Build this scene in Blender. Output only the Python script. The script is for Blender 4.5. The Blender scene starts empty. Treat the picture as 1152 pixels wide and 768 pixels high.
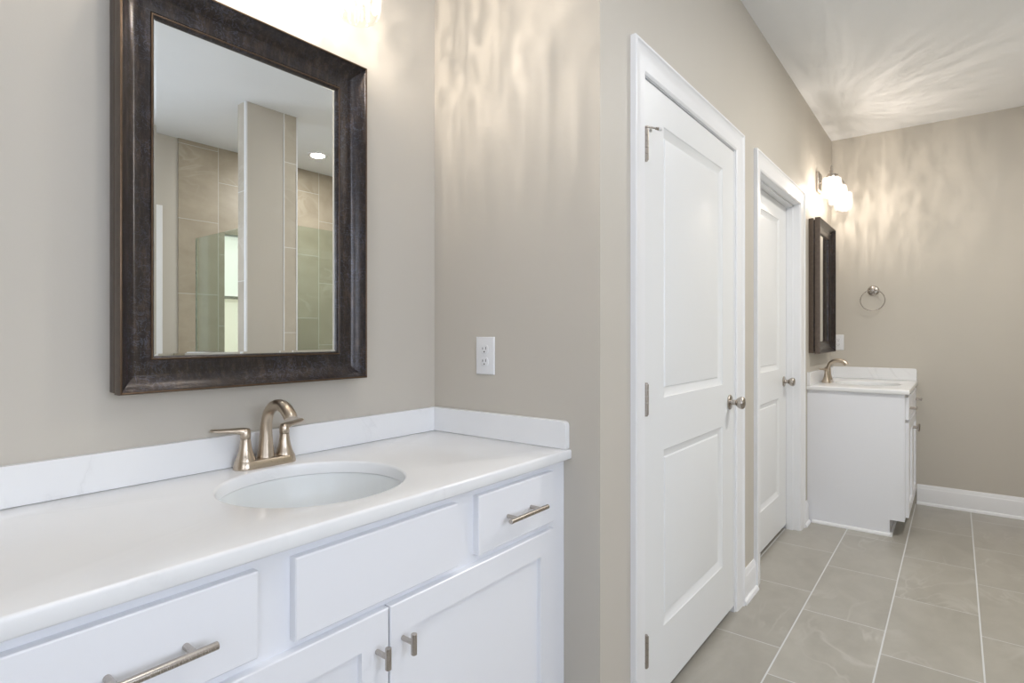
import bpy, bmesh, math, random
from math import sin, cos, pi, atan2, sqrt
from mathutils import Vector, Matrix

scn = bpy.context.scene
COL = scn.collection

# ------------------------------------------------------------------ camera
TH = math.atan(499.5 / 640.0)
cam_d = bpy.data.cameras.new('camera')
cam_d.lens = 20.0
cam_d.sensor_width = 36.0
cam_d.shift_y = -7.7 / 1152
cam_d.clip_start = 0.02
cam = bpy.data.objects.new('camera', cam_d)
cam.location = (0, 0, 1.225)
cam.rotation_euler = (pi / 2, 0, TH - pi / 2)
COL.objects.link(cam)
scn.camera = cam

# ------------------------------------------------------------------ exposure, world
scn.view_settings.view_transform = 'Standard'
scn.view_settings.look = 'None'
scn.view_settings.exposure = 0.15
scn.view_settings.gamma = 1.0
scn.view_settings.use_curve_mapping = False
w = bpy.data.worlds.new('world')
scn.world = w
w.use_nodes = True
w.node_tree.nodes['Background'].inputs[0].default_value = (0.75, 0.85, 1.0, 1)
w.node_tree.nodes['Background'].inputs[1].default_value = 0.6

# light strengths, all in one place
FILL_LEFT = 2.7        # added window left of the camera, unseen, supplies daylight
FILL_BACK = 4.8        # added window behind the camera, unseen, supplies daylight
WIN_SHOWER = 0.62      # frosted window of the shower
FILL_DOWN_W = 5.0         # added downlight by the foreground vanity, out of view (W)
FILL_HALL_W = 27.0         # added hall downlight, out of view (W)
BULB_W = 1.6          # vanity bulbs (W each)

# ------------------------------------------------------------------ dimensions (metres)
CEIL = 2.743
YA, XB, YC, XD = 1.416, 1.381, 0.771, 5.067
YS = -1.96            # far wall on the shower side
XL = -1.25            # wall left of the camera
WT = 0.11             # wall thickness


# ------------------------------------------------------------------ materials
def nodes(name):
    m = bpy.data.materials.new(name)
    m.use_nodes = True
    nt = m.node_tree
    b = nt.nodes['Principled BSDF']
    return m, nt, b


def N(nt, t, **kw):
    n = nt.nodes.new(t)
    for k, v in kw.items():
        if k in ('operation', 'blend_type', 'data_type', 'noise_dimensions', 'wave_type', 'bands_direction', 'feature'):
            setattr(n, k, v)
    return n


def math_(nt, op, a, b=None, c=None):
    n = nt.nodes.new('ShaderNodeMath')
    n.operation = op
    for i, v in enumerate((a, b, c)):
        if v is None:
            continue
        if isinstance(v, (int, float)):
            n.inputs[i].default_value = v
        else:
            nt.links.new(v, n.inputs[i])
    return n.outputs[0]


def mixc(nt, f, a, b):
    n = nt.nodes.new('ShaderNodeMix')
    n.data_type = 'RGBA'
    for i, v in ((0, f), (6, a), (7, b)):
        if isinstance(v, (int, float)):
            n.inputs[i].default_value = v
        elif isinstance(v, tuple):
            n.inputs[i].default_value = (*v, 1)
        else:
            nt.links.new(v, n.inputs[i])
    return n.outputs[2]


def noise(nt, vec, scale, detail=3, rough=0.5, dist=0.0):
    n = nt.nodes.new('ShaderNodeTexNoise')
    n.inputs['Scale'].default_value = scale
    n.inputs['Detail'].default_value = detail
    n.inputs['Roughness'].default_value = rough
    n.inputs['Distortion'].default_value = dist
    nt.links.new(vec, n.inputs['Vector'])
    return n.outputs['Fac']


def coords(nt):
    """World position (all surfaces are static)."""
    g = nt.nodes.new('ShaderNodeNewGeometry')
    return g.outputs['Position']


def scaled(nt, vec, s):
    n = nt.nodes.new('ShaderNodeVectorMath')
    n.operation = 'MULTIPLY'
    nt.links.new(vec, n.inputs[0])
    n.inputs[1].default_value = s
    return n.outputs[0]


def ramp(nt, f, stops):
    n = nt.nodes.new('ShaderNodeValToRGB')
    el = n.color_ramp.elements
    while len(el) < len(stops):
        el.new(0.5)
    for e, (p, c) in zip(el, stops):
        e.position = p
        e.color = (*c, 1) if isinstance(c, tuple) else (c, c, c, 1)
    nt.links.new(f, n.inputs[0])
    return n.outputs[0]


def bump(nt, b, h, strength, dist=0.001):
    n = nt.nodes.new('ShaderNodeBump')
    n.inputs['Strength'].default_value = strength
    n.inputs['Distance'].default_value = dist
    nt.links.new(h, n.inputs['Height'])
    nt.links.new(n.outputs[0], b.inputs['Normal'])


def plain(name, col, rough, metal=0.0, var=0.03, nscale=6.0, bmp=0.0, bscale=300.0, coat=0.0):
    m, nt, b = nodes(name)
    p = coords(nt)
    f = noise(nt, p, nscale, 2)
    dark = tuple(c * (1 - var) for c in col)
    nt.links.new(mixc(nt, f, dark, col), b.inputs['Base Color'])
    b.inputs['Roughness'].default_value = rough
    b.inputs['Metallic'].default_value = metal
    b.inputs['Coat Weight'].default_value = coat
    if bmp:
        bump(nt, b, noise(nt, p, bscale, 2), bmp)
    return m


M = {}
M['paint'] = plain('wall_paint', (0.57, 0.535, 0.475), 0.55, bmp=0.08, bscale=260)
M['ceiling'] = plain('ceiling_paint', (0.87, 0.885, 0.90), 0.8, bmp=0.1, bscale=200)
M['trim'] = plain('trim_paint', (0.86, 0.87, 0.89), 0.32, var=0.01)
M['door'] = plain('door_paint', (0.83, 0.845, 0.855), 0.33, var=0.01)
M['cabinet'] = plain('cabinet_paint', (0.85, 0.865, 0.91), 0.30, var=0.01)
M['porcelain'] = plain('porcelain', (0.80, 0.83, 0.84), 0.28, var=0.01)
M['plastic'] = plain('white_plastic', (0.80, 0.81, 0.83), 0.3, var=0.01)
M['dark'] = plain('dark_slot', (0.02, 0.02, 0.02), 0.5)
M['rubber'] = plain('white_rubber', (0.75, 0.75, 0.74), 0.6)
M['subfloor'] = plain('closet_floor', (0.3, 0.28, 0.25), 0.7)


def brushed(name, col, rough, axis):
    m, nt, b = nodes(name)
    tc = nt.nodes.new('ShaderNodeTexCoord')
    s = scaled(nt, tc.outputs['Object'], tuple(20 if i == axis else 900 for i in range(3)))
    f = noise(nt, s, 1.0, 2)
    nt.links.new(mixc(nt, f, tuple(c * 0.97 for c in col), col), b.inputs['Base Color'])
    b.inputs['Metallic'].default_value = 1.0
    nt.links.new(math_(nt, 'MULTIPLY_ADD', f, 0.03, rough - 0.015), b.inputs['Roughness'])
    return m


M['nickel'] = brushed('brushed_nickel_warm', (0.57, 0.485, 0.39), 0.28, 2)
M['steel'] = brushed('satin_nickel', (0.50, 0.46, 0.42), 0.27, 2)
M['hinge'] = brushed('hinge_metal', (0.42, 0.38, 0.34), 0.33, 2)
M['chrome'] = brushed('polished_drain', (0.7, 0.7, 0.7), 0.12, 2)


# bronze picture frame: mottled dark brown with fine crackle lines
def bronze():
    m, nt, b = nodes('mottled_bronze')
    tc = nt.nodes.new('ShaderNodeTexCoord')
    p = tc.outputs['Object']
    a = noise(nt, scaled(nt, p, (70, 70, 18)), 1.0, 5, 0.75)
    base = ramp(nt, a, [(0.32, (0.007, 0.005, 0.006)), (0.52, (0.024, 0.017, 0.015)), (0.72, (0.070, 0.046, 0.035))])
    d = noise(nt, scaled(nt, p, (48, 48, 40)), 1.0, 4, 0.6, 0.6)
    lines = ramp(nt, math_(nt, 'ABSOLUTE', math_(nt, 'SUBTRACT', d, 0.5)), [(0.0, 1.0), (0.022, 0.0)])
    d2 = noise(nt, scaled(nt, p, (12, 12, 90)), 1.0, 3, 0.6, 0.4)
    l2 = ramp(nt, math_(nt, 'ABSOLUTE', math_(nt, 'SUBTRACT', d2, 0.52)), [(0.0, 0.8), (0.012, 0.0)])
    big = ramp(nt, noise(nt, p, 9, 2), [(0.42, 0.0), (0.62, 1.0)])
    k = math_(nt, 'MULTIPLY', math_(nt, 'MAXIMUM', lines, l2), math_(nt, 'MULTIPLY_ADD', big, 0.32, 0.12))
    c = mixc(nt, k, base, (0.13, 0.14, 0.21))
    nt.links.new(c, b.inputs['Base Color'])
    b.inputs['Metallic'].default_value = 0.35
    b.inputs['Roughness'].default_value = 0.28
    b.inputs['Coat Weight'].default_value = 0.35
    b.inputs['Coat Roughness'].default_value = 0.22
    bump(nt, b, a, 0.25, 0.0006)
    return m


M['bronze'] = bronze()
M['gold'] = plain('rubbed_gold_edge', (0.15, 0.10, 0.065), 0.35, metal=0.8, var=0.5, nscale=50)
M['umber'] = plain('brown_frame_side', (0.150, 0.115, 0.092), 0.38, metal=0.4, var=0.4, nscale=60)

mm, nt, b = nodes('mirror_glass')
b.inputs['Base Color'].default_value = (0.90, 0.92, 0.91, 1)
b.inputs['Metallic'].default_value = 1.0
b.inputs['Roughness'].default_value = 0.0
M['mirror'] = mm


# white quartz with faint grey veins
def quartz():
    m, nt, b = nodes('white_quartz')
    p = coords(nt)
    d = noise(nt, p, 2.2, 6, 0.55, 1.1)
    v = ramp(nt, math_(nt, 'ABSOLUTE', math_(nt, 'SUBTRACT', d, 0.5)), [(0.0, 1.0), (0.012, 0.25), (0.035, 0.0)])
    gate = ramp(nt, noise(nt, p, 3.1, 2), [(0.50, 0.0), (0.68, 1.0)])
    k = math_(nt, 'MULTIPLY', math_(nt, 'MULTIPLY', v, gate), 0.28)
    cloud = noise(nt, p, 4.0, 3)
    base = mixc(nt, cloud, (0.82, 0.83, 0.85), (0.88, 0.89, 0.90))
    nt.links.new(mixc(nt, k, base, (0.60, 0.60, 0.62)), b.inputs['Base Color'])
    b.inputs['Roughness'].default_value = 0.20
    b.inputs['Specular IOR Level'].default_value = 0.5
    return m


M['quartz'] = quartz()


# ---- floor tile: 12x24 planks laid along X, each row shifted by two thirds
def stone_color(nt, p, cell, lo, hi, vein):
    """p position, cell a per-tile random vector"""
    off = nt.nodes.new('ShaderNodeVectorMath'); off.operation = 'MULTIPLY_ADD'
    nt.links.new(cell, off.inputs[0]); off.inputs[1].default_value = (7, 7, 7); nt.links.new(p, off.inputs[2])
    q = off.outputs[0]
    a = noise(nt, scaled(nt, q, (1.6, 3.2, 3.2)), 1.6, 5, 0.55, 0.6)
    f = noise(nt, q, 9, 5, 0.65)
    mixf = math_(nt, 'ADD', math_(nt, 'MULTIPLY', a, 0.7), math_(nt, 'MULTIPLY', f, 0.3))
    c = ramp(nt, mixf, [(0.33, lo), (0.66, hi)])
    d = noise(nt, scaled(nt, q, (1.2, 2.6, 2.6)), 1.3, 3, 0.5, 1.6)
    v = ramp(nt, math_(nt, 'ABSOLUTE', math_(nt, 'SUBTRACT', d, 0.5)), [(0.0, 1.0), (0.03, 0.0)])
    g = ramp(nt, noise(nt, q, 1.7, 2), [(0.50, 0.0), (0.66, 0.65)])
    return mixc(nt, math_(nt, 'MULTIPLY', v, g), c, vein)


def tile_mat(name, u_axis, v_axis, V0, VP, U0, UP, USHIFT, GL, GS, lo, hi, vein, grout, grough=0.25):
    """rows of pitch VP across v_axis starting at V0 (descending), joints along u at U0 + k*UP + row*USHIFT"""
    m, nt, b = nodes(name)
    p = coords(nt)
    sep = nt.nodes.new('ShaderNodeSeparateXYZ'); nt.links.new(p, sep.inputs[0])
    u, v = sep.outputs[u_axis], sep.outputs[v_axis]
    rv = math_(nt, 'DIVIDE', math_(nt, 'SUBTRACT', V0, v), VP)
    n = math_(nt, 'FLOOR', rv)
    fv = math_(nt, 'SUBTRACT', rv, n)
    ru = math_(nt, 'DIVIDE', math_(nt, 'SUBTRACT', math_(nt, 'SUBTRACT', u, U0), math_(nt, 'MULTIPLY', n, USHIFT)), UP)
    k = math_(nt, 'FLOOR', ru)
    fu = math_(nt, 'SUBTRACT', ru, k)
    ev = math_(nt, 'MULTIPLY', math_(nt, 'MINIMUM', fv, math_(nt, 'SUBTRACT', 1.0, fv)), abs(VP))
    eu = math_(nt, 'MULTIPLY', math_(nt, 'MINIMUM', fu, math_(nt, 'SUBTRACT', 1.0, fu)), UP)
    gl = math_(nt, 'LESS_THAN', ev, GL)
    gs = math_(nt, 'LESS_THAN', eu, GS)
    g = math_(nt, 'MAXIMUM', gl, gs)
    cmb = nt.nodes.new('ShaderNodeCombineXYZ'); nt.links.new(n, cmb.inputs[0]); nt.links.new(k, cmb.inputs[1])
    wn = nt.nodes.new('ShaderNodeTexWhiteNoise'); nt.links.new(cmb.outputs[0], wn.inputs['Vector'])
    stone = stone_color(nt, p, wn.outputs['Color'], lo, hi, vein)
    tint = mixc(nt, math_(nt, 'MULTIPLY', wn.outputs['Value'], 0.16), stone, tuple(c * 0.6 for c in lo))
    nt.links.new(mixc(nt, g, tint, grout), b.inputs['Base Color'])
    nt.links.new(math_(nt, 'MULTIPLY_ADD', g, 0.45, grough), b.inputs['Roughness'])
    bump(nt, b, math_(nt, 'SUBTRACT', 1.0, g), 0.4, 0.001)
    return m


M['floor'] = tile_mat('floor_tile', 0, 1, 0.851, 0.3105, 2.40, 0.613, 0.4035, 0.0028, 0.0020,
                      (0.345, 0.325, 0.285), (0.43, 0.41, 0.365), (0.51, 0.495, 0.455), (0.63, 0.64, 0.64), 0.30)
M['shower_tile'] = tile_mat('shower_tile', 2, 0, 2.178, -0.3085, 2.46, 0.582, -0.25, 0.0022, 0.0018,
                            (0.36, 0.31, 0.235), (0.47, 0.41, 0.325), (0.55, 0.50, 0.42), (0.62, 0.62, 0.59), 0.3)
M['column_tile'] = tile_mat('column_tile', 2, 0, 2.50, 0.5, 2.413, 0.587, -0.25, 0.0, 0.0022,
                            (0.50, 0.45, 0.37), (0.60, 0.55, 0.46), (0.66, 0.62, 0.55), (0.78, 0.78, 0.76), 0.3)


# thin green-edged sheet glass (shower)
def thin_fresnel(nt, amount):
    lw = nt.nodes.new('ShaderNodeLayerWeight')
    lw.inputs['Blend'].default_value = 0.5
    return math_(nt, 'MULTIPLY_ADD', math_(nt, 'POWER', lw.outputs['Facing'], 4.0), 0.6, amount)


def sheet_glass(name, tint, refl):
    m = bpy.data.materials.new(name)
    m.use_nodes = True
    nt = m.node_tree
    nt.nodes.clear()
    out = nt.nodes.new('ShaderNodeOutputMaterial')
    t = nt.nodes.new('ShaderNodeBsdfTransparent'); t.inputs[0].default_value = (*tint, 1)
    g = nt.nodes.new('ShaderNodeBsdfGlossy'); g.inputs['Roughness'].default_value = 0.02
    mx = nt.nodes.new('ShaderNodeMixShader')
    nt.links.new(thin_fresnel(nt, refl), mx.inputs[0]); nt.links.new(t.outputs[0], mx.inputs[1]); nt.links.new(g.outputs[0], mx.inputs[2])
    nt.links.new(mx.outputs[0], out.inputs[0])
    return m


M['shower_glass'] = sheet_glass('green_tinted_glass', (0.885, 0.945, 0.91), 0.04)


def crystal():
    m = bpy.data.materials.new('ribbed_crystal_glass')
    m.use_nodes = True
    nt = m.node_tree
    nt.nodes.clear()
    out = nt.nodes.new('ShaderNodeOutputMaterial')
    t = nt.nodes.new('ShaderNodeBsdfTransparent'); t.inputs[0].default_value = (0.97, 0.965, 0.95, 1)
    tl = nt.nodes.new('ShaderNodeBsdfTranslucent'); tl.inputs[0].default_value = (0.95, 0.93, 0.90, 1)
    g = nt.nodes.new('ShaderNodeBsdfGlossy'); g.inputs['Roughness'].default_value = 0.12
    m1 = nt.nodes.new('ShaderNodeMixShader'); m2 = nt.nodes.new('ShaderNodeMixShader')
    tc = nt.nodes.new('ShaderNodeTexCoord')
    f = noise(nt, scaled(nt, tc.outputs['Object'], (90, 90, 50)), 1.0, 3, 0.6)
    fac = ramp(nt, f, [(0.40, 0.01), (0.60, 0.13)])
    nt.links.new(fac, m1.inputs[0])
    nt.links.new(t.outputs[0], m1.inputs[1]); nt.links.new(tl.outputs[0], m1.inputs[2])
    nt.links.new(thin_fresnel(nt, 0.04), m2.inputs[0]); nt.links.new(m1.outputs[0], m2.inputs[1]); nt.links.new(g.outputs[0], m2.inputs[2])
    nt.links.new(m2.outputs[0], out.inputs[0])
    return m


M['crystal'] = crystal()
M['bulb_glass'] = sheet_glass('clear_bulb_glass', (0.98, 0.98, 0.97), 0.02)


def emitter(name, col, strength, grad=False):
    m, nt, b = nodes(name)
    b.inputs['Base Color'].default_value = (0.8, 0.8, 0.8, 1)
    b.inputs['Roughness'].default_value = 0.3
    b.inputs['Emission Color'].default_value = (*col, 1)
    b.inputs['Emission Strength'].default_value = strength
    return m


M['fill_pane_left'] = emitter('added_daylight_pane_left', (0.80, 0.87, 1.0), FILL_LEFT)  # glowing pane of the added left window
M['fill_pane_back'] = emitter('added_daylight_pane_back', (0.80, 0.87, 1.0), FILL_BACK)  # glowing pane of the added window behind the camera
M['pane_shower'] = emitter('frosted_shower_pane', (1.0, 0.86, 0.66), WIN_SHOWER)
M['pane_shower_top'] = emitter('frosted_shower_pane_top', (1.0, 0.97, 0.88), WIN_SHOWER * 1.1)
M['lamp_lens'] = emitter('downlight_lens', (1.0, 0.93, 0.82), 6.0)
M['filament'] = emitter('filament', (1.0, 0.85, 0.62), 40.0)


# ------------------------------------------------------------------ mesh helpers
def box(bm, x0, x1, y0, y1, z0, z1):
    v = [bm.verts.new(p) for p in ((x0, y0, z0), (x1, y0, z0), (x1, y1, z0), (x0, y1, z0),
                                   (x0, y0, z1), (x1, y0, z1), (x1, y1, z1), (x0, y1, z1))]
    return [bm.faces.new([v[i] for i in q]) for q in
            ((0, 3, 2, 1), (4, 5, 6, 7), (0, 1, 5, 4), (1, 2, 6, 5), (2, 3, 7, 6), (3, 0, 4, 7))]


def loops(bm, ls, close_u=True, cap=(True, True), mats=None):
    """bridge a list of point loops of equal length"""
    vs = [[bm.verts.new(p) for p in l] for l in ls]
    n = len(ls[0])
    for k in range(len(vs) - 1):
        a, c = vs[k], vs[k + 1]
        for i in range(n if close_u else n - 1):
            j = (i + 1) % n
            try:
                f = bm.faces.new((a[i], a[j], c[j], c[i]))
                if mats:
                    f.material_index = mats[k]
            except ValueError:
                pass
    if cap[0]:
        bm.faces.new(list(reversed(vs[0])))
    if cap[1]:
        bm.faces.new(vs[-1])
    return vs


def lathe(bm, prof, c=(0, 0, 0), n=32, axis='z', cap=(True, True), ab=(1, 1), rib=None):
    """prof = [(r, h)] ; axis 'z' up, 'y' pointing to -Y (towards the room), 'x' pointing to -X"""
    ls = []
    for r, h in prof:
        l = []
        for i in range(n):
            t = 2 * pi * i / n
            rr = r * (1 + (rib[1] * cos(rib[0] * t) if rib else 0))
            a, d = rr * cos(t) * ab[0], rr * sin(t) * ab[1]
            if axis == 'z':
                p = (c[0] + a, c[1] + d, c[2] + h)
            elif axis == 'y':
                p = (c[0] + a, c[1] - h, c[2] + d)
            else:
                p = (c[0] - h, c[1] + a, c[2] + d)
            l.append(p)
        ls.append(l)
    loops(bm, ls, cap=cap)


def tube(bm, pts, rad, n=16, flat=None):
    """swept tube along pts; rad number or list; flat=(scale_side, scale_up) of the section"""
    pts = [Vector(p) for p in pts]
    if not isinstance(rad, (list, tuple)):
        rad = [rad] * len(pts)
    up = Vector((0, 0, 1))
    t0 = (pts[1] - pts[0]).normalized()
    if abs(t0.dot(up)) > 0.9:
        up = Vector((1, 0, 0))
    ls = []
    for i, p in enumerate(pts):
        t = (pts[min(i + 1, len(pts) - 1)] - pts[max(i - 1, 0)]).normalized()
        side = t.cross(up).normalized()
        up2 = side.cross(t).normalized()
        up = up2
        fs, fu = flat[i] if isinstance(flat, list) else (flat or (1, 1))
        ls.append([tuple(p + side * cos(2 * pi * k / n) * rad[i] * fs + up2 * sin(2 * pi * k / n) * rad[i] * fu) for k in range(n)])
    loops(bm, ls)


def smooth_pts(pts, sub=4):
    """Catmull-Rom on tuples of any length"""
    out = []
    P = [pts[0]] + list(pts) + [pts[-1]]
    for i in range(1, len(P) - 2):
        for s in range(sub):
            t = s / sub
            out.append(tuple(0.5 * ((2 * b) + (-a + c) * t + (2 * a - 5 * b + 4 * c - d) * t * t + (-a + 3 * b - 3 * c + d) * t ** 3)
                             for a, b, c, d in zip(P[i - 1], P[i], P[i + 1], P[i + 2])))
    out.append(tuple(pts[-1]))
    return out


def prism(bm, prof, axis, a, b_):
    """prof = [(d, z)]; extruded along axis from a to b_. For 'x' d is y; for 'y' d is x."""
    if axis == 'x':
        ls = [[(t, d, z) for d, z in prof] for t in (a, b_)]
    else:
        ls = [[(d, t, z) for d, z in prof] for t in (a, b_)]
    loops(bm, ls)


def finish(bm, name, mat, parent=None, smooth=True, angle=35, bevel=0.0, offset=(0, 0, 0)):
    bmesh.ops.remove_doubles(bm, verts=bm.verts, dist=1e-6)
    bmesh.ops.recalc_face_normals(bm, faces=bm.faces)
    if offset != (0, 0, 0):
        bmesh.ops.translate(bm, verts=bm.verts, vec=offset)
    me = bpy.data.meshes.new(name)
    bm.to_mesh(me)
    bm.free()
    for m_ in (mat if isinstance(mat, (list, tuple)) else [mat]):
        me.materials.append(m_)
    o = bpy.data.objects.new(name, me)
    COL.objects.link(o)
    if parent is not None:
        o.parent = parent
    if smooth:
        for p in me.polygons:
            p.use_smooth = True
        me.set_sharp_from_angle(angle=math.radians(angle))
    if bevel:
        md = o.modifiers.new('bevel', 'BEVEL')
        md.width = bevel
        md.segments = 2
        md.limit_method = 'ANGLE'
        md.angle_limit = math.radians(40)
        md.harden_normals = False
    return o


def BM():
    return bmesh.new()


def thing(name, label, cat, loc=(0, 0, 0), group=None):
    o = bpy.data.objects.new(name, None)
    o.empty_display_size = 0.05
    COL.objects.link(o)
    o.location = loc
    o['label'] = label
    o['category'] = cat
    if group:
        o['group'] = group
    return o


def tag(o, label, cat, group=None):
    o['label'] = label
    o['category'] = cat
    if group:
        o['group'] = group
    return o


def struct(o):
    o['kind'] = 'structure'
    return o


def struct_root(name, loc):
    o = bpy.data.objects.new(name, None)
    o.empty_display_size = 0.05
    COL.objects.link(o)
    o.location = loc
    o['kind'] = 'structure'
    return o


def copy_tree(o, parent=None):
    c = o.copy()
    COL.objects.link(c)
    if parent is not None:
        c.parent = parent
    for ch in list(o.children):
        copy_tree(ch, c)
    return c


def in_root(bm, name, mat, root, **kw):
    """geometry written in world coordinates, parented to a root with only a location"""
    l = root.location if root.parent is None else root.parent.location
    r = root
    tot = Vector((0, 0, 0))
    while r is not None:
        tot += r.location
        r = r.parent
    return finish(bm, name, mat, parent=root, offset=tuple(-tot), **kw)


# ================================================================== room shell
# openings in the door wall
D1 = (1.664, 2.583, 2.036)     # x0, x1, head height of door 1 (leaf size plus gaps)
D2 = (2.972, 3.902, 2.036)

bm = BM(); box(bm, XL - WT, XD + WT, YS - WT, YA + WT, -0.1, 0.0)
struct(finish(bm, 'floor', M['floor'], smooth=False))
bm = BM(); box(bm, XL - WT, XD + WT, YS - WT, YA + WT, CEIL, CEIL + 0.1)
struct(finish(bm, 'ceiling', M['ceiling'], smooth=False))
bm = BM(); box(bm, XL - WT, XB + WT, YA, YA + WT, 0, CEIL)
struct(finish(bm, 'wall_mirror_side', M['paint'], smooth=False))
bm = BM(); box(bm, XB, XB + WT, YC + WT, YA, 0, CEIL)
struct(finish(bm, 'wall_return', M['paint'], smooth=False))
bm = BM()
J = 0.018
box(bm, XB, D1[0] - J, YC, YC + WT, 0, CEIL)
box(bm, D1[1] + J, D2[0] - J, YC, YC + WT, 0, CEIL)
box(bm, D2[1] + J, XD, YC, YC + WT, 0, CEIL)
box(bm, D1[0] - J, D1[1] + J, YC, YC + WT, D1[2] + J, CEIL)
box(bm, D2[0] - J, D2[1] + J, YC, YC + WT, D2[2] + J, CEIL)
struct(finish(bm, 'wall_door_side', M['paint'], smooth=False))
bm = BM(); box(bm, XD, XD + WT, YS - WT, YC + WT, 0, CEIL)
struct(finish(bm, 'wall_end', M['paint'], smooth=False))
# closets behind the doors
bm = BM()
box(bm, XB + WT, XD + WT, YA, YA + WT, 0, CEIL)
box(bm, XD, XD + WT, YC + WT, YA, 0, CEIL)
box(bm, 2.73, 2.83, YC + WT, YA, 0, CEIL)
struct(finish(bm, 'wall_closet', M['paint'], smooth=False))
# left wall with an added fill window (WL = y0,y1,z0,z1)
WL = (-1.75, -0.20, 0.95, 2.25)
bm = BM()
box(bm, XL - WT, XL, YS, WL[0], 0, CEIL)
box(bm, XL - WT, XL, WL[1], YA, 0, CEIL)
box(bm, XL - WT, XL, WL[0], WL[1], 0, WL[2])
box(bm, XL - WT, XL, WL[0], WL[1], WL[3], CEIL)
struct(finish(bm, 'wall_left', M['paint'], smooth=False))
# shower-side wall with the shower window and an added fill window (x0,x1,z0,z1)
WB = (-0.60, 1.02, 0.95, 2.25)
WS = (2.228, 2.86, 0.90, 2.055)
bm = BM()
xs = [XL - WT, WB[0], WB[1], WS[0], WS[1], XD]
box(bm, xs[0], xs[1], YS - WT, YS, 0, CEIL)
box(bm, xs[2], xs[3], YS - WT, YS, 0, CEIL)
box(bm, xs[4], xs[5], YS - WT, YS, 0, CEIL)
for q in (WB, WS):
    box(bm, q[0], q[1], YS - WT, YS, 0, q[2])
    box(bm, q[0], q[1], YS - WT, YS, q[3], CEIL)
struct(finish(bm, 'wall_shower_side', M['paint'], smooth=False))

# ---- shower enclosure
XS0, XS1 = 1.85, 3.62
YG = -0.86
bm = BM()
box(bm, XS0 + 0.008, 2.118, YG - 0.095, YG, 0, CEIL)
struct(finish(bm, 'wall_shower_column', M['paint'], smooth=False))
bm = BM()
box(bm, XS0, XS0 + 0.008, YG - 0.095, YG - 0.018, 0, CEIL)
box(bm, 2.118, 2.212, YG - 0.095, YG + 0.001, 0, CEIL)
box(bm, XS0, 2.118, YG - 0.103, YG - 0.095, 0, CEIL)
struct(finish(bm, 'wall_column_tile', M['column_tile'], smooth=False))
bm = BM()
box(bm, XS0 - 0.002, XS0 + 0.010, YG - 0.018, YG + 0.002, 0, CEIL)
box(bm, 2.208, 2.217, YG - 0.010, YG + 0.003, 0, CEIL)
box(bm, 2.114, 2.120, YG - 0.002, YG + 0.0025, 0, CEIL)
struct(finish(bm, 'trim_1', M['trim'], smooth=False))
# half walls that carry the glass
bm = BM()
box(bm, XS0, XS0 + 0.10, -1.70, YG - 0.103, 0, 1.075)
box(bm, 2.217, XS1, YG - 0.10, YG, 0, 1.075)
struct(finish(bm, 'wall_half_height', M['paint'], smooth=False))
bm = BM()
box(bm, XS0 - 0.012, XS0 + 0.112, -1.712, YG - 0.104, 1.075, 1.097)
box(bm, 2.218, XS1, YG - 0.112, YG + 0.012, 1.075, 1.097)
struct(finish(bm, 'trim_2', M['trim'], bevel=0.003))
# right end of shower and wall beyond it
bm = BM()
box(bm, XS1, XD, YG - 0.10, YG, 0, CEIL)
struct(finish(bm, 'wall_right', M['paint'], smooth=False))
bm = BM()
box(bm, XS1, XS1 + 0.10, YS, YG - 0.10, 0, CEIL)
struct(finish(bm, 'wall_shower_end', M['shower_tile'], smooth=False))
bm = BM()
y1 = YS + 0.010
box(bm, 1.876, WS[0] - 0.0, YS, y1, 0, CEIL)
box(bm, WS[1], XS1, YS, y1, 0, CEIL)
box(bm, WS[0], WS[1], YS, y1, 0, WS[2])
box(bm, WS[0], WS[1], YS, y1, WS[3], CEIL)
struct(finish(bm, 'wall_shower_tile', M['shower_tile'], smooth=False))


# ---- windows
def window(n, axis, a0, a1, z0, z1, plane, mats, rail, fw=0.05):
    """axis 'x': window in a wall at y=plane-ish; axis 'y': in a wall at x=plane"""
    root = struct_root('window_%d' % n, ((a0 + a1) / 2, plane, z0) if axis == 'x' else (plane, (a0 + a1) / 2, z0))

    def bx(bm, s0, s1, d0, d1, zz0, zz1):
        if axis == 'x':
            box(bm, s0, s1, plane + d0, plane + d1, zz0, zz1)
        else:
            box(bm, plane + d0, plane + d1, s0, s1, zz0, zz1)
    bm = BM()
    bx(bm, a0, a0 + fw, -0.09, -0.02, z0, z1)
    bx(bm, a1 - fw, a1, -0.09, -0.02, z0, z1)
    bx(bm, a0 + fw, a1 - fw, -0.09, -0.02, z0, z0 + fw)
    bx(bm, a0 + fw, a1 - fw, -0.09, -0.02, z1 - fw, z1)
    in_root(bm, 'window_frame', M['trim'], root, bevel=0.003)
    bm = BM(); bx(bm, a0 + fw, a1 - fw, -0.085, -0.03, rail - 0.012, rail + 0.012)
    in_root(bm, 'meeting_rail', M['steel'] if n == 1 else M['trim'], root)
    bm = BM(); bx(bm, a0 + fw, a1 - fw, -0.07, -0.064, z0 + fw, rail - 0.012)
    in_root(bm, 'pane', mats[0], root, smooth=False)
    bm = BM(); bx(bm, a0 + fw, a1 - fw, -0.07, -0.064, rail + 0.012, z1 - fw)
    in_root(bm, 'pane', mats[1], root, smooth=False)
    return root


window(1, 'x', WS[0], WS[1], WS[2], WS[3], YS, (M['pane_shower'], M['pane_shower_top']), 1.534, fw=0.012)
window(2, 'y', WL[0], WL[1], WL[2], WL[3], XL, (M['fill_pane_left'], M['fill_pane_left']), 1.6)  # invented window out of view, daylight fill from the left
window(3, 'x', WB[0], WB[1], WB[2], WB[3], YS, (M['fill_pane_back'], M['fill_pane_back']), 1.6)  # invented window out of view, daylight fill from behind


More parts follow.
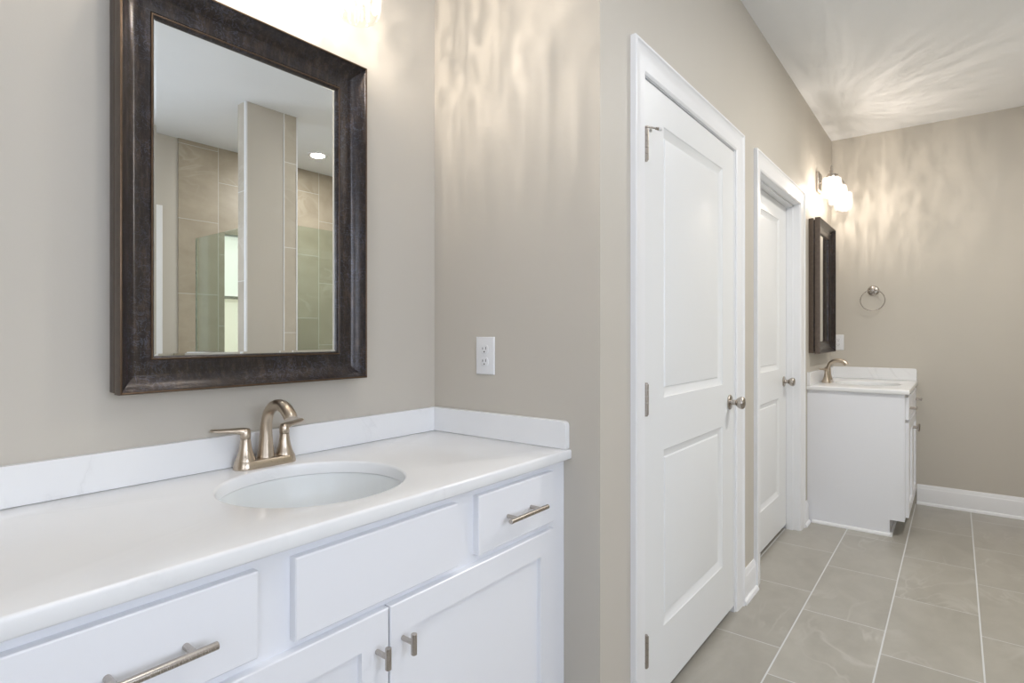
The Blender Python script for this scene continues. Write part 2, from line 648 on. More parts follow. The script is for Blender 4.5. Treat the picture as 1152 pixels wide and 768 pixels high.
# ---- door casings, jambs, leaves
CAS = [(0, 0), (0, .017), (.003, .019), (.009, .019), (.013, .0155), (.016, .0145), (.020, .0125), (.050, .0115), (.074, .0095),
       (.080, .0095), (.084, .0075), (.088, .0045), (.088, 0)]


def casing(root, x0, x1, zt, y):
    """mitred casing around an opening; x0,x1,zt are the outer limits; projects toward -Y"""
    bm = BM()
    corners = [(x0, 0, 1, 0), (x0, zt, 1, -1), (x1, zt, -1, -1), (x1, 0, -1, 0)]
    ls = []
    for cx_, cz, sx, sz in corners:
        ls.append([(cx_ + sx * s, y - h, cz + sz * s) for s, h in CAS])
    loops(bm, ls)
    return in_root(bm, 'casing', M['trim'], root, angle=25)


RAISED = [(0, 0), (.003, -.0030), (.006, -.0040), (.024, -.0125), (.030, -.0130), (.034, -.0090), (.037, -.0085)]
SHAKER = [(0, 0), (.0015, -.0105)]


def slab(bm, x0, x1, z0, z1, yf, th, panels, prof, edge=0.0015):
    """a door or drawer front facing -Y: front face at yf, panels = list of (px0,px1,pz0,pz1) stacked bottom to top"""
    e = edge
    X0, X1, Z0, Z1 = x0 + e, x1 - e, z0 + e, z1 - e
    xsn = [X0, X1]
    zsn = [Z0, Z1]
    for p in panels:
        xsn += [p[0], p[1]]
        zsn += [p[2], p[3]]
    xsn = sorted(set(xsn)); zsn = sorted(set(zsn))

    def isp(xc, zc):
        return any(p[0] < xc < p[1] and p[2] < zc < p[3] for p in panels)
    for i in range(len(xsn) - 1):
        for j in range(len(zsn) - 1):
            if isp((xsn[i] + xsn[i + 1]) / 2, (zsn[j] + zsn[j + 1]) / 2):
                continue
            bm.faces.new([bm.verts.new(q) for q in ((xsn[i], yf, zsn[j]), (xsn[i + 1], yf, zsn[j]),
                                                    (xsn[i + 1], yf, zsn[j + 1]), (xsn[i], yf, zsn[j + 1]))])
    for p in panels:
        ls = [[(p[0] + s, yf - h, p[2] + s), (p[1] - s, yf - h, p[2] + s), (p[1] - s, yf - h, p[3] - s), (p[0] + s, yf - h, p[3] - s)]
              for s, h in prof]
        loops(bm, ls, cap=(False, True))
    # sides (with a small eased edge) and back; the front loop must share the grid's vertices
    fl = [(x, yf, Z0) for x in xsn] + [(X1, yf, z) for z in zsn[1:]] + [(x, yf, Z1) for x in reversed(xsn[:-1])] + \
         [(X0, yf, z) for z in reversed(zsn[1:-1])]

    def grow(l, y):
        return [(x0 if abs(x - X0) < 1e-9 else x1 if abs(x - X1) < 1e-9 else x, y, z0 if abs(z - Z0) < 1e-9 else z1 if abs(z - Z1) < 1e-9 else z)
                for x, _, z in l]
    loops(bm, [fl, grow(fl, yf + e), grow(fl, yf + th)], cap=(False, True))


def knob(root, x, y, z):
    bm = BM()
    lathe(bm, [(0.011, .004), (0.011, .020), (.0115, .028), (.017, .033), (.0235, .042), (.0265, .051), (.026, .057), (.021, .063), (.011, .066), (.002, .0665)],
          (x, y, z), 32, 'y')
    k = in_root(bm, 'door_knob', M['steel'], root)
    bm = BM()
    lathe(bm, [(0.032, .0), (.032, .004), (.029, .007), (.020, .008), (.013, .010), (.011, .014)], (x, y, z), 32, 'y')
    in_root(bm, 'rosette', M['steel'], k)
    return k


def hinge(root, x, y, z0, z1):
    bm = BM()
    h = z1 - z0
    r = .0078
    n = 5
    for i in range(n):
        a = z0 + h * i / n + .0005; b2 = z0 + h * (i + 1) / n - .0005
        lathe(bm, [(r - .0004, 0), (r, .0005), (r, b2 - a - .0005), (r - .0004, b2 - a)], (x, y - .005, a), 16)
    lathe(bm, [(.0045, -.004), (.0055, -.002), (.0055, 0), (.002, .0002)], (x, y - .005, z0), 16)
    lathe(bm, [(.002, -.0002), (.0055, 0), (.0055, .002), (.0045, .004)], (x, y - .005, z1), 16)
    box(bm, x + .001, x + .012, y - .002, y + .0, z0 + .002, z1 - .002)
    box(bm, x - .010, x - .001, y - .002, y + .0, z0 + .002, z1 - .002)
    return in_root(bm, 'hinge', M['hinge'], root)


# door 1: leaf flush with the room side
r1 = struct_root('door_1', (2.12, YC, 0))
casing(r1, 1.567, 2.680, 2.126, YC)
bm = BM()
box(bm, D1[0] - J, D1[0], YC, YC + WT, 0, D1[2]); box(bm, D1[1], D1[1] + J, YC, YC + WT, 0, D1[2])
box(bm, D1[0] - J, D1[1] + J, YC, YC + WT, D1[2], D1[2] + J)
box(bm, D1[0], D1[0] + .012, YC + .040, YC + .075, 0, D1[2]); box(bm, D1[1] - .012, D1[1], YC + .040, YC + .075, 0, D1[2])
box(bm, D1[0], D1[1], YC + .040, YC + .075, D1[2] - .012, D1[2])
in_root(bm, 'jamb', M['trim'], r1, smooth=False)
bm = BM()
slab(bm, D1[0] + .003, D1[1] - .003, 0.030, D1[2] - .005, YC + .001, 0.035,
     [(1.815, 2.425, 0.25, 0.84), (1.815, 2.425, 1.015, 1.921)], RAISED)
in_root(bm, 'door_leaf', M['door'], r1, angle=25)
knob(r1, 2.515, YC + .001, 0.934)
for z0, z1 in ((.183, .280), (.973, 1.070), (1.772, 1.869)):
    hinge(r1, D1[0] + .0015, YC, z0, z1)
bm = BM()
xx, yy, zz = D1[0] + .0015, YC - .005, 1.874
lathe(bm, [(.0065, 0), (.0065, .004)], (xx, yy, zz), 16)
tube(bm, [(xx, yy, zz + .002), (xx + .016, yy - .012, zz + .002), (xx + .028, yy - .020, zz + .001)], .003, 10)
tube(bm, [(xx + .028, yy - .020, zz + .001), (xx + .036, yy - .024, zz + .001)], .0045, 12)
tube(bm, [(xx + .010, yy - .008, zz + .002), (xx + .036, yy + .001, zz + .002)], .0025, 10)
ds = in_root(bm, 'door_stop', M['steel'], r1)
bm = BM()
tube(bm, [(xx + .036, yy - .024, zz + .001), (xx + .046, yy - .029, zz + .001)], .0058, 14)
tube(bm, [(xx + .036, yy + .001, zz + .002), (xx + .041, yy + .003, zz + .002)], .005, 14)
in_root(bm, 'rubber_tip', M['rubber'], ds)

# door 2: leaf on the far side of the jamb
r2 = struct_root('door_2', (3.43, YC, 0))
casing(r2, 2.888, 3.996, 2.126, YC)
YL = 0.845
bm = BM()
box(bm, D2[0] - J, D2[0], YC, YC + WT, 0, D2[2]); box(bm, D2[1], D2[1] + J, YC, YC + WT, 0, D2[2])
box(bm, D2[0] - J, D2[1] + J, YC, YC + WT, D2[2], D2[2] + J)
st = .010
box(bm, D2[0], D2[0] + st, YC + .036, YL - .001, 0, D2[2]); box(bm, D2[1] - st, D2[1], YC + .036, YL - .001, 0, D2[2])
box(bm, D2[0], D2[1], YC + .036, YL - .001, D2[2] - st, D2[2])
in_root(bm, 'jamb', M['trim'], r2, smooth=False)
bm = BM()
slab(bm, D2[0] + .003, D2[1] - .003, 0.030, D2[2] - .004, YL, 0.034,
     [(3.130, 3.712, 0.25, 0.84), (3.130, 3.712, 1.015, 1.921)], RAISED)
in_root(bm, 'door_leaf', M['door'], r2, angle=25)
knob(r2, 3.826, YL, 0.934)

# ---- baseboards
def base_prof(y, s=-1):
    """profile as (d, z) for a board on a wall at y facing -Y (s=-1)"""
    P = [(0, 0), (.026, 0), (.026, .006), (.022, .015), (.016, .019), (.0125, .019), (.0125, .112), (.011, .118), (.0095, .120),
         (.0095, .126), (.006, .134), (.0045, .142), (0, .143)]
    return [(y + s * d, z) for d, z in P]


def baseboard(name, axis, wall, a, b_, s=-1):
    bm = BM(); prism(bm, base_prof(wall, s), axis, a, b_)
    return struct(finish(bm, name, M['trim'], angle=25))


baseboard('baseboard_between_doors', 'x', YC, 2.681, 2.887)
baseboard('baseboard_beside_door', 'x', YC, 3.997, 4.124)
baseboard('baseboard_corner', 'x', YC, XB, 1.566)
baseboard('baseboard_return', 'y', XB, YC - 0.0, 0.886)
baseboard('baseboard_end', 'y', XD, YG + .026, 0.224)
baseboard('baseboard_right', 'x', YG, XS1, XD, 1)
baseboard('baseboard_left', 'y', XL, YS, YA, 1)
baseboard('baseboard_shower_side', 'x', YS, XL + .026, 1.60, 1)

# white door casing on the far side wall, seen in the mirror
bm = BM(); box(bm, 1.700, 1.762, YS + .001, YS + .020, 0, 2.20)
struct(finish(bm, 'trim_3', M['trim'], bevel=0.003))


# ================================================================== vanities
def pull_bar(parent, x, y, z, half, post):
    """horizontal bar pull; y = surface it is screwed to"""
    bm = BM()
    tube(bm, [(x - half, y - .033, z), (x - half + .0008, y - .033, z), (x + half - .0008, y - .033, z), (x + half, y - .033, z)],
         [.0054, .0060, .0060, .0054], 20)
    for s in (-1, 1):
        tube(bm, [(x + s * post, y + .0005, z), (x + s * post, y - .032, z)], .0050, 16)
    return in_root(bm, 'bar_pull', M['steel'], parent)


def pull_t(parent, x, y, z, half=.0205):
    bm = BM()
    tube(bm, [(x, y - .033, z - half), (x, y - .033, z - half + .0008), (x, y - .033, z + half - .0008), (x, y - .033, z + half)],
         [.0054, .0060, .0060, .0054], 20)
    tube(bm, [(x, y + .0005, z + .002), (x, y - .032, z + .002)], .0050, 16)
    return in_root(bm, 't_pull', M['steel'], parent)


def vanity(x0, x1, ywall, ztop, drawers, false_front, split, doors, label, shoe):
    yf = ywall - .528              # face frame
    yd = yf - .018                 # door and drawer faces
    root = thing('vanity_cabinet', label, 'cabinet', ((x0 + x1) / 2, (ywall + yf) / 2, 0))
    dz = ztop - .870
    bm = BM()
    t = .018
    # sides with a toe-kick notch
    for sx in (x0, x1 - t):
        prof = [(ywall - .001, 0), (yf + .075, 0), (yf + .075, .10), (yf + .019, .10), (yf + .019, ztop), (ywall - .001, ztop)]
        ls = [[(s, d, z) for d, z in prof] for s in (sx, sx + t)]
        loops(bm, ls)
    box(bm, x0 + t, x1 - t, yf + .02, ywall - .001, .10, .118)       # bottom
    box(bm, x0 + t, x1 - t, ywall - .012, ywall - .001, .118, ztop)  # back
    # face frame
    a0, a1 = drawers[0][1] - .012, drawers[1][0] + .012
    box(bm, x0, x0 + .085 * 1, yf, yf + .019, .10, ztop)
    box(bm, x1 - .085, x1, yf, yf + .019, .10, ztop)
    box(bm, x0 + .085, x1 - .085, yf, yf + .019, ztop - .045, ztop)
    box(bm, x0 + .085, x1 - .085, yf, yf + .019, .685 + dz, .728 + dz)
    box(bm, x0 + .085, x1 - .085, yf, yf + .019, .10, .145)
    box(bm, a0, false_front[0] + .012, yf, yf + .019, .728 + dz, ztop - .045)
    box(bm, false_front[1] - .012, a1, yf, yf + .019, .728 + dz, ztop - .045)
    in_root(bm, 'cabinet_body', M['cabinet'], root)
    bm = BM(); box(bm, x0 + t, x1 - t, yf + .0755, yf + .090, .0005, .0995)
    in_root(bm, 'toe_kick', M['cabinet'], root)
    for d0, d1 in drawers:
        bm = BM(); slab(bm, d0, d1, .713 + dz, .851 + dz, yd, .0178, [], SHAKER, .002)
        d = in_root(bm, 'drawer', M['cabinet'], root)
        pull_bar(d, (d0 + d1) / 2, yd, .7785 + dz, .078 if d1 - d0 > .25 else .055, .048 if d1 - d0 > .25 else .032)
    bm = BM(); slab(bm, false_front[0], false_front[1], .711 + dz, .851 + dz, yd, .0178, [], SHAKER, .002)
    in_root(bm, 'false_drawer_front', M['cabinet'], root)
    for k, (d0, d1) in enumerate(doors):
        s = .064
        bm = BM(); slab(bm, d0, d1, .112, .694 + dz, yd, .0178, [(d0 + s, d1 - s, .112 + s, .694 + dz - s + .004)], SHAKER, .002)
        d = in_root(bm, 'cabinet_door', M['cabinet'], root)
        pull_t(d, (d1 - .029) if k == 0 else (d0 + .031), yd, .619 + dz)
    if shoe:
        bm = BM()
        P = [(0, 0), (0, .019), (-.005, .0185), (-.011, .013), (-.013, .006), (-.013, 0)]
        loops(bm, [[(x0 + d, y, z) for d, z in P] for y in (ywall - .03, yf + .075)])
        box(bm, x0 - .013, x1 - .002, yf + .062, yf + .075, 0, .016)
        in_root(bm, 'shoe_moulding', M['trim'], root)
    return root, yf


NV, nyf = vanity(0.072, XB - .001, YA, .870, [(.151, .463), (.990, 1.302)], (.527, .921), .7275,
                 [(.151, .7255), (.7295, 1.303)], 'large white vanity cabinet in the foreground under the wide quartz counter', False)
FV, fyf = vanity(4.140, XD - .004, YC, .863, [(4.205, 4.385), (4.822, 5.002)], (4.435, 4.772), 4.6035,
                 [(4.205, 4.6015), (4.6055, 5.002)], 'small white vanity cabinet at the far end past the second door', True)


def ell(cx, cy, a, b_, z, angs):
    return [(cx + a * cos(t), cy + b_ * sin(t), z) for t in angs]


def countertop(x0, x1, ywall, ztop, zbot, depth, cx, cy, a, b_, label, bs_h, side_right):
    root = thing('countertop', label, 'countertop', ((x0 + x1) / 2, ywall - depth / 2, zbot))
    y0, y1 = ywall - depth, ywall
    corners = [(x1, y1), (x0, y1), (x0, y0), (x1, y0)]
    angs = [2 * pi * i / 120 for i in range(120)]
    # rectangle direction measured from the bowl centre
    outer = {}
    ca = [atan2(c[1] - cy, c[0] - cx) % (2 * pi) for c in corners]
    for c in ca:
        k = min(range(120), key=lambda i: abs(((angs[i] - c + pi) % (2 * pi)) - pi))
        angs[k] = c

    def rect(t, e):
        dx, dy = cos(t), sin(t)
        s = 1e9
        if dx > 1e-9: s = min(s, (x1 - cx) / dx)
        if dx < -1e-9: s = min(s, (x0 - cx) / dx)
        if dy > 1e-9: s = min(s, (y1 - cy) / dy)
        if dy < -1e-9: s = min(s, (y0 - cy) / dy)
        px, py = cx + dx * s, cy + dy * s
        return min(max(px, x0 + e), x1 - e), min(max(py, y0 + e), y1 - e)
    L = []
    L.append(ell(cx, cy, a, b_, zbot, angs))
    L.append(ell(cx, cy, a, b_, ztop - .006, angs))
    L.append(ell(cx, cy, a + .0008, b_ + .0008, ztop - .003, angs))
    L.append(ell(cx, cy, a + .003, b_ + .003, ztop - .0008, angs))
    L.append(ell(cx, cy, a + .006, b_ + .006, ztop, angs))
    for e, z in ((.006, ztop), (.003, ztop - .0007), (.0008, ztop - .003), (0, ztop - .006), (0, zbot + .004), (.0012, zbot + .0012), (.004, zbot)):
        L.append([(*rect(t, e), z) for t in angs])
    L.append(ell(cx, cy, a, b_, zbot, angs))
    bm = BM()
    loops(bm, L, cap=(False, False))
    in_root(bm, 'counter_slab', M['quartz'], root, angle=50)
    bm = BM(); box(bm, x0, x1 - (.0202 if side_right else 0), ywall - .02, ywall - .0005, ztop + .0003, ztop + bs_h)
    in_root(bm, 'backsplash', M['quartz'], root, bevel=0.0015)
    if side_right:
        bm = BM()
        yfr = y0 + .006
        P = [(yfr, ztop + .0003), (yfr, ztop + bs_h - .012), (yfr + .0035, ztop + bs_h - .0035), (yfr + .012, ztop + bs_h), (ywall - .0005, ztop + bs_h), (ywall - .0005, ztop + .0003)]
        loops(bm, [[(s, d, z) for d, z in P] for s in (x1 - .0200, x1)])
        in_root(bm, 'side_splash', M['quartz'], root, bevel=0.0015)
    return root


SX, SY, SA, SB = .730, 1.125, .200, .190
countertop(0.050, XB - .0006, YA, .900, .8705, .553, SX, SY, SA, SB,
           'wide white quartz counter with low backsplash in the foreground', .079, True)
FX = 4.585
countertop(4.128, XD - .0006, YC, .892, .8635, .553, FX, .480, SA, SB,
           'short white quartz counter on the far vanity by the end wall', .086, True)


def sink(loc, label):
    root = thing('sink', label, 'sink', loc, 'oval undermount sinks')
    angs = [2 * pi * i / 64 for i in range(64)]
    prof_in = [(1.005, 0), (1.0, -.006), (.985, -.030), (.93, -.065), (.82, -.100), (.64, -.126), (.42, -.140), (.2, -.146), (.12, -.147)]
    prof_out = [(.12, -.157), (.30, -.156), (.66, -.138), (.86, -.110), (.97, -.070), (1.03, -.020), (1.05, -.012), (1.09, -.010), (1.09, 0)]
    bm = BM()
    ls = [ell(0, 0, SA * s, SB * s, z, angs) for s, z in prof_in]
    lo = [ell(0, 0, SA * s, SB * s, z, angs) for s, z in prof_out]
    loops(bm, ls + lo + [ls[0]], cap=(False, False))
    finish(bm, 'bowl', M['porcelain'], parent=root, angle=50)
    bm = BM()
    lathe(bm, [(.018, -.160), (.0225, -.1585), (.0225, -.147), (.0285, -.1445), (.027, -.1435), (.018, -.1445), (.015, -.143), (.002, -.1425)], n=28)
    finish(bm, 'drain', M['chrome'], parent=root)
    return root


s1 = sink((SX, SY, .8695), 'oval white undermount sink in the foreground counter')
s2 = copy_tree(s1)
s2.location = (FX, .480, .8625)
s2['label'] = 'oval white undermount sink in the small far counter'


# ================================================================== faucets
def faucet(loc, label):
    root = thing('faucet', label, 'faucet', loc, 'brushed nickel faucets')

    def stadium(L_, r, z, n=20):
        pts = []
        for i in range(n + 1):
            t = -pi / 2 + pi * i / n
            pts.append((L_ + r * cos(t), r * sin(t), z))
        for i in range(n + 1):
            t = pi / 2 + pi * i / n
            pts.append((-L_ + r * cos(t), r * sin(t), z))
        return pts
    bm = BM()
    loops(bm, [stadium(.0508, r, z) for r, z in ((.0276, 0), (.0282, .002), (.0276, .006), (.0254, .017), (.0240, .0195), (.020, .0205))])
    finish(bm, 'base_plate', M['nickel'], parent=root, angle=40)
    # spout
    path = smooth_pts([(0, -.000, .0185, .0215), (0, -.001, .035, .0190), (0, -.002, .065, .0160), (0, -.004, .098, .0138), (0, -.014, .130, .0130),
                       (0, -.038, .1495, .0132), (0, -.068, .1535, .0142), (0, -.092, .1475, .0150), (0, -.110, .1330, .0156), (0, -.1150, .1255, .0154)], 4)
    bm = BM()
    tube(bm, [p[:3] for p in path], [p[3] for p in path], 24)
    sp = finish(bm, 'spout', M['nickel'], parent=root, angle=60)
    for s in (-1, 1):
        cx = s * .0508
        bm = BM()
        lathe(bm, [(.0235, .0185), (.0232, .0215), (.0195, .030), (.0160, .042), (.0135, .055), (.0122, .066), (.0118, .072)], (cx, 0, 0), 28)
        h = finish(bm, 'handle_body', M['nickel'], parent=root, angle=40)
        bm = BM()
        lathe(bm, [(.0112, .0725), (.0122, .0735), (.0122, .082), (.0118, .090), (.0095, .096), (.004, .098)], (cx, 0, 0), 24)
        dx, dy = s * .916, .40
        P = []
        for d, z, wd, th in ((-.007, .087, .0090, .0090), (.003, .0890, .0115, .0100), (.014, .0915, .0115, .0082), (.028, .0930, .0108, .0064),
                             (.044, .0938, .0112, .0056), (.060, .0950, .0108, .0050), (.071, .0962, .0086, .0042), (.076, .0968, .0040, .0024)):
            P.append((cx + dx * d, dy * d, z, wd, th))
        P = smooth_pts(P, 3)
        tube(bm, [p[:3] for p in P], [1] * len(P), 18, flat=[(p[3], p[4]) for p in P])
        finish(bm, 'lever', M['nickel'], parent=h, angle=60)
    # pop-up rod behind the spout
    bm = BM()
    tube(bm, [(0, .017, .019), (0, .017, .045)], .002, 10)
    lathe(bm, [(.002, .045), (.0045, .047), (.0045, .052), (.002, .054)], (0, .017, 0), 14)
    finish(bm, 'lift_rod', M['nickel'], parent=root)
    return root


f1 = faucet((.7415, 1.360, .9002), 'brushed nickel two-lever arched faucet on the foreground counter under the large mirror')
f2 = copy_tree(f1)
f2.location = (4.50, .708, .8922)
f2['label'] = 'brushed nickel arched faucet on the small far counter'


# ================================================================== mirrors
def mirror(loc, label):
    """origin at the wall, bottom centre; faces -Y"""
    W, H = .621, .897
    root = thing('framed_mirror', label, 'mirror', loc, 'bronze framed mirrors')

    def ring(prof, mats, name, mm_, cap=False):
        bm = BM()
        ls = []
        for s, h in prof:
            ls.append([(-W / 2 + s, -h, s), (W / 2 - s, -h, s), (W / 2 - s, -h, H - s), (-W / 2 + s, -h, H - s)])
        loops(bm, ls, cap=(False, False), mats=mats)
        return finish(bm, name, mm_, parent=root, angle=32)
    arc = []
    for i in range(13):
        t = i / 12
        # concave scoop from the outer lip down to the sight edge
        arc.append((.007 + .061 * t, .0345 + .0295 * (1 - t) ** 3.0))
    prof = [(.000, .038), (.000, .0665), (.0010, .0685), (.0032, .0690), (.0050, .0680), (.0062, .0650)] + arc + \
           [(.0695, .0335), (.0705, .0350), (.0735, .0350), (.0760, .0330), (.0775, .0290), (.0775, .0240), (.014, .0240), (.014, .038), (.000, .038)]
    n = len(prof) - 1
    mats = [0] * n
    mats[0] = 2
    mats[1] = 2
    mats[2] = 1
    mats[3] = 1
    k = 6 + len(arc)
    mats[k] = 1
    mats[k + 1] = 1
    ring(prof, mats, 'frame', [M['bronze'], M['gold'], M['umber']])
    ring([(.0040, .0), (.0030, .002), (.0025, .026), (.0045, .029), (.012, .029), (.012, 0), (.0040, 0)], None, 'backing_rim', M['umber'])
    bm = BM()
    loops(bm, [[(-W / 2 + e, -h, e), (W / 2 - e, -h, e), (W / 2 - e, -h, H - e), (-W / 2 + e, -h, H - e)]
               for e, h in ((.070, .0232), (.070, .0248), (.0830, .0260))])
    finish(bm, 'mirror_glass', M['mirror'], parent=root, smooth=False)
    bm = BM(); box(bm, -W / 2 + .012, W / 2 - .012, -.0230, -.001, .012, H - .012)
    finish(bm, 'back_board', M['umber'], parent=root, smooth=False)
    return root


m1 = mirror((.7335, YA - .0005, 1.100), 'large bronze-framed wall mirror above the foreground sink')
m2 = copy_tree(m1)
m2.location = (4.4905, YC - .0005, 1.100)
m2['label'] = 'dark bronze-framed mirror seen edge-on above the far vanity'


# ================================================================== vanity lights
def streak_light(name, watts, col, parent, loc, seed):
    l = bpy.data.lights.new(name, 'POINT')
    l.energy = watts
    l.color = col
    l.shadow_soft_size = 0.014
    l.use_nodes = True
    nt = l.node_tree
    em = nt.nodes['Emission']
    tc = nt.nodes.new('ShaderNodeTexCoord')
    nrm = tc.outputs['Normal']
    off = nt.nodes.new('ShaderNodeVectorMath'); off.operation = 'ADD'
    sep = nt.nodes.new('ShaderNodeSeparateXYZ'); nt.links.new(nrm, sep.inputs[0])
    hyp = math_(nt, 'SQRT', math_(nt, 'ADD', math_(nt, 'ADD', math_(nt, 'MULTIPLY', sep.outputs[0], sep.outputs[0]),
                                                   math_(nt, 'MULTIPLY', sep.outputs[1], sep.outputs[1])), 0.01))
    cmb = nt.nodes.new('ShaderNodeCombineXYZ')
    nt.links.new(math_(nt, 'MULTIPLY', math_(nt, 'DIVIDE', sep.outputs[0], hyp), 14.0), cmb.inputs[0])
    nt.links.new(math_(nt, 'MULTIPLY', math_(nt, 'DIVIDE', sep.outputs[1], hyp), 14.0), cmb.inputs[1])
    nt.links.new(math_(nt, 'MULTIPLY', sep.outputs[2], 1.9), cmb.inputs[2])
    nt.links.new(cmb.outputs[0], off.inputs[0]); off.inputs[1].default_value = (seed * 3.1, seed * 1.7, seed)
    f = noise(nt, off.outputs[0], 1.0, 2, 0.5, 0.5)
    a = math_(nt, 'ABSOLUTE', math_(nt, 'SUBTRACT', f, 0.5))
    ridge = ramp(nt, a, [(0.0, 1.0), (0.05, 0.40), (0.16, 0.0)])
    # streaks written into the lamp strength imitate cut-glass caustics; smooth downwards
    mask = ramp(nt, math_(nt, 'MULTIPLY_ADD', sep.outputs[2], 0.5, 0.5), [(0.10, 0.0), (0.30, 1.0)])
    rid = math_(nt, 'MULTIPLY_ADD', ridge, 4.6, 0.40)
    s0 = math_(nt, 'ADD', math_(nt, 'MULTIPLY', rid, mask), math_(nt, 'MULTIPLY', 1.0, math_(nt, 'SUBTRACT', 1.0, mask)))
    # less light towards the wall plate
    back = math_(nt, 'MULTIPLY', math_(nt, 'POWER', math_(nt, 'MAXIMUM', sep.outputs[1], 0.0), 2.0), 0.86)
    s = math_(nt, 'MULTIPLY', s0, math_(nt, 'SUBTRACT', 1.0, back))
    nt.links.new(s, em.inputs['Strength'])
    o = bpy.data.objects.new(name, l)
    COL.objects.link(o)
    o.parent = parent
    o.location = loc
    return o


def vanity_light(loc, label):
    """origin on the wall at lamp bar height; faces -Y"""
    root = thing('vanity_light', label, 'light fixture', loc, 'three-shade vanity lights')
    bm = BM()
    P = []
    for e, h in ((0, 0), (0, .016), (.004, .020), (.012, .022)):
        P.append([(-.060 + e, -h, -.070 + e), (.060 - e, -h, -.070 + e), (.060 - e, -h, .070 - e), (-.060 + e, -h, .070 - e)])
    loops(bm, P)
    finish(bm, 'backplate', M['steel'], parent=root, bevel=0.002)
    bm = BM()
    yb = -.125
    tube(bm, [(0, -.02, .0), (0, yb, .0)], .007, 14)
    tube(bm, [(-.262, yb, 0), (.262, yb, 0)], .0065, 14)
    for x in (-.24, 0, .24):
        lathe(bm, [(.004, .004), (.009, .010), (.006, .018), (.0075, .030), (.005, .042), (.002, .048)], (x, yb, 0), 14)
    for x in (-.262, .262):
        lathe(bm, [(.0065, -.006), (.010, -.003), (.010, .003), (.0065, .006)], (x, yb, 0), 14, 'x')
    finish(bm, 'arm_bar', M['steel'], parent=root)
    for k, x in enumerate((-.24, 0, .24)):
        bm = BM()
        lathe(bm, [(.012, -.004), (.026, -.008), (.030, -.020), (.030, -.034), (.024, -.038), (.016, -.050), (.004, -.051)], (x, yb, 0), 24)
        finish(bm, 'socket_cup', M['steel'], parent=root)
        bm = BM()
        prof = [(.026, -.030), (.046, -.034), (.0555, -.046), (.0575, -.070), (.0575, -.125), (.0555, -.150), (.0500, -.164), (.0450, -.170),
                (.0432, -.168), (.0480, -.161), (.0530, -.148), (.0550, -.124), (.0550, -.070), (.0530, -.048), (.0440, -.038), (.026, -.034)]
        prof = prof + [prof[0]]
        lathe(bm, prof, (x, yb, 0), 96, cap=(False, False), rib=(16, .022))
        finish(bm, 'glass_shade', M['crystal'], parent=root, angle=80)
        bm = BM()
        lathe(bm, [(.011, -.048), (.013, -.058), (.022, -.078), (.0285, -.098), (.0285, -.110), (.022, -.126), (.010, -.134), (.001, -.135)], (x, yb, 0), 24)
        bl = finish(bm, 'bulb', M['bulb_glass'], parent=root, angle=60)
        bm = BM()
        tube(bm, smooth_pts([(x - .010, yb, -.080), (x - .012, yb, -.092), (x + .0, yb + .008, -.086), (x + .012, yb, -.092), (x + .010, yb, -.080)], 4), .0011, 8)
        finish(bm, 'filament', M['filament'], parent=bl)
    return root


LZ = 2.262
l1 = vanity_light((.7335, YA - .0005, LZ), 'three-light glass vanity fixture above the large mirror, one shade in frame')
l2 = copy_tree(l1)
l2.location = (4.490, YC - .0005, LZ + .03)
l2['label'] = 'lit three-light glass vanity fixture above the far mirror'
for r_, sd in ((l1, 1), (l2, 5)):
    for k, x in enumerate((-.24, 0, .24)):
        streak_light('bulb_light', BULB_W, (1.0, 0.895, 0.81), r_, (x, -.125, -.104), sd + k)


# ================================================================== recessed ceiling lights
def downlight(loc, label, watts):
    root = thing('recessed_light', label, 'ceiling light', loc, 'recessed ceiling lights')
    bm = BM()
    lathe(bm, [(.056, -.001), (.062, -.006), (.078, -.008), (.086, -.004), (.087, -.0005)], n=40, cap=(False, False))
    finish(bm, 'trim_ring', M['trim'], parent=root)
    bm = BM()
    lathe(bm, [(.0565, -.0045), (.0565, -.0015)], n=40)
    finish(bm, 'lens', M['lamp_lens'], parent=root, smooth=False)
    l = bpy.data.lights.new('downlight', 'AREA')
    l.shape = 'DISK'; l.size = .11; l.energy = watts; l.color = (1.0, 0.96, 0.91)
    o = bpy.data.objects.new('downlight', l); COL.objects.link(o)
    o.parent = root; o.location = (0, 0, -.012)
    return root


downlight((2.779, -1.472, CEIL), 'round recessed light in the shower ceiling reflected in the large mirror', 6.0)
downlight((0.75, 0.25, CEIL), 'added unseen fill downlight in the ceiling before the foreground vanity', FILL_DOWN_W)  # invented lamp out of view, fill for the near room
downlight((3.20, -0.50, CEIL), 'added unseen fill downlight in the hall ceiling before the two doors', FILL_HALL_W)  # invented lamp out of view, brightens the far hall


# ================================================================== shower glass
bm = BM(); box(bm, 1.896, 1.904, -1.693, YG - .106, 1.0975, 1.944)
g = thing('shower_glass', 'green-tinted side glass panel on the shower half wall, in the mirror', 'glass panel', (1.90, -1.33, 1.0975), 'shower glass panels')
in_root(bm, 'glass_sheet', M['shower_glass'], g, smooth=False)
bm = BM(); box(bm, 1.894, 1.906, -1.700, -1.694, 1.0975, 1.946); box(bm, 1.894, 1.906, -1.694, YG - .106, 1.0972, 1.104)
in_root(bm, 'edge_channel', M['steel'], g)
bm = BM(); box(bm, 2.222, XS1 - .004, -.914, -.906, 1.0975, 2.000)
g = thing('shower_glass', 'front glass panel of the shower right of the column, in the mirror', 'glass panel', (2.9, -.91, 1.0975), 'shower glass panels')
in_root(bm, 'glass_sheet', M['shower_glass'], g, smooth=False)


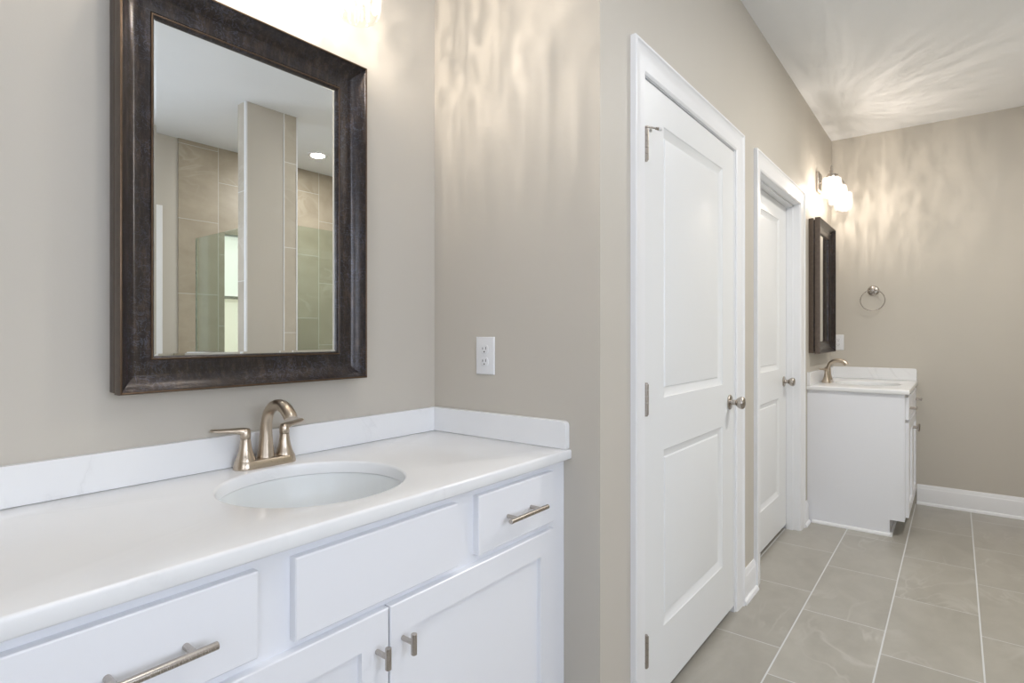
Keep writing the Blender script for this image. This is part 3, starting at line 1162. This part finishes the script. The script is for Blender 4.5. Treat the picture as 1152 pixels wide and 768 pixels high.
# ================================================================== small wall things
def outlet(loc, axis, label):
    """axis 'x': plate on a wall facing -X"""
    root = thing('wall_outlet', label, 'outlet', loc, 'white wall outlets')
    bm = BM()
    P = []
    for e, h in ((0, 0), (0, .002), (.0025, .0048), (.004, .0052)):
        P.append([(-h, -.038 + e, -.060 + e), (-h, .038 - e, -.060 + e), (-h, .038 - e, .060 - e), (-h, -.038 + e, .060 - e)])
    loops(bm, P)
    finish(bm, 'cover_plate', M['plastic'], parent=root, angle=50)
    for z in (-.0195, .0195):
        bm = BM()
        ls = []
        for h, e in ((.0050, 0), (.0068, 0), (.0072, .0008)):
            l = []
            for i in range(32):
                t = 2 * pi * i / 32
                yy = (.0172 - e) * cos(t)
                zz_ = max(min((.0172 - e) * sin(t), .0140 - e), -.0140 + e)
                l.append((-h, yy, z + zz_))
            ls.append(l)
        loops(bm, ls)
        r = finish(bm, 'receptacle', M['plastic'], parent=root, angle=40)
        bm = BM()
        box(bm, -.0076, -.0071, -.0075, -.0055, z + .000, z + .0085)
        box(bm, -.0076, -.0071, .0055, .0075, z - .000, z + .0070)
        lathe(bm, [(.0024, .0071), (.0024, .0076)], (0, 0, z - .0070), 12, 'x')
        finish(bm, 'slots', M['dark'], parent=r, smooth=False)
    bm = BM()
    lathe(bm, [(.0028, .0050), (.0028, .0060), (.0015, .0064)], (0, 0, 0), 14, 'x')
    finish(bm, 'screw', M['plastic'], parent=root)
    return root


o1 = outlet((XB, 1.1845, 1.158), 'x', 'white duplex outlet on the short wall right of the large mirror')
o2 = copy_tree(o1)
o2.location = (XD, .724, 1.165)
o2['label'] = 'white duplex outlet on the end wall behind the far mirror'

t_ = thing('towel_ring', 'round nickel towel ring on the beige end wall', 'towel ring', (XD, .492, 1.556))
bm = BM()
lathe(bm, [(.038, 0), (.038, .004), (.034, .009), (.026, .012), (.014, .014), (.010, .018), (.009, .040), (.014, .046), (.015, .056), (.010, .061), (.002, .062)], n=32, axis='x')
finish(bm, 'wall_mount', M['steel'], parent=t_)
bm = BM()
R = .078
n = 48
pts = [(-.050 - .010 * (1 - cos(2 * pi * i / n)) / 2, R * sin(2 * pi * i / n), -R + .004 + R * cos(2 * pi * i / n)) for i in range(n)]
ls = []
for i in range(n):
    a = Vector(pts[i]); tdir = (Vector(pts[(i + 1) % n]) - Vector(pts[i - 1])).normalized()
    s = tdir.cross(Vector((1, 0, 0))).normalized(); u = s.cross(tdir)
    ls.append([tuple(a + s * cos(2 * pi * k / 10) * .0032 + u * sin(2 * pi * k / 10) * .0032) for k in range(10)])
ls.append(ls[0])
loops(bm, ls, cap=(False, False))
finish(bm, 'ring', M['steel'], parent=t_)
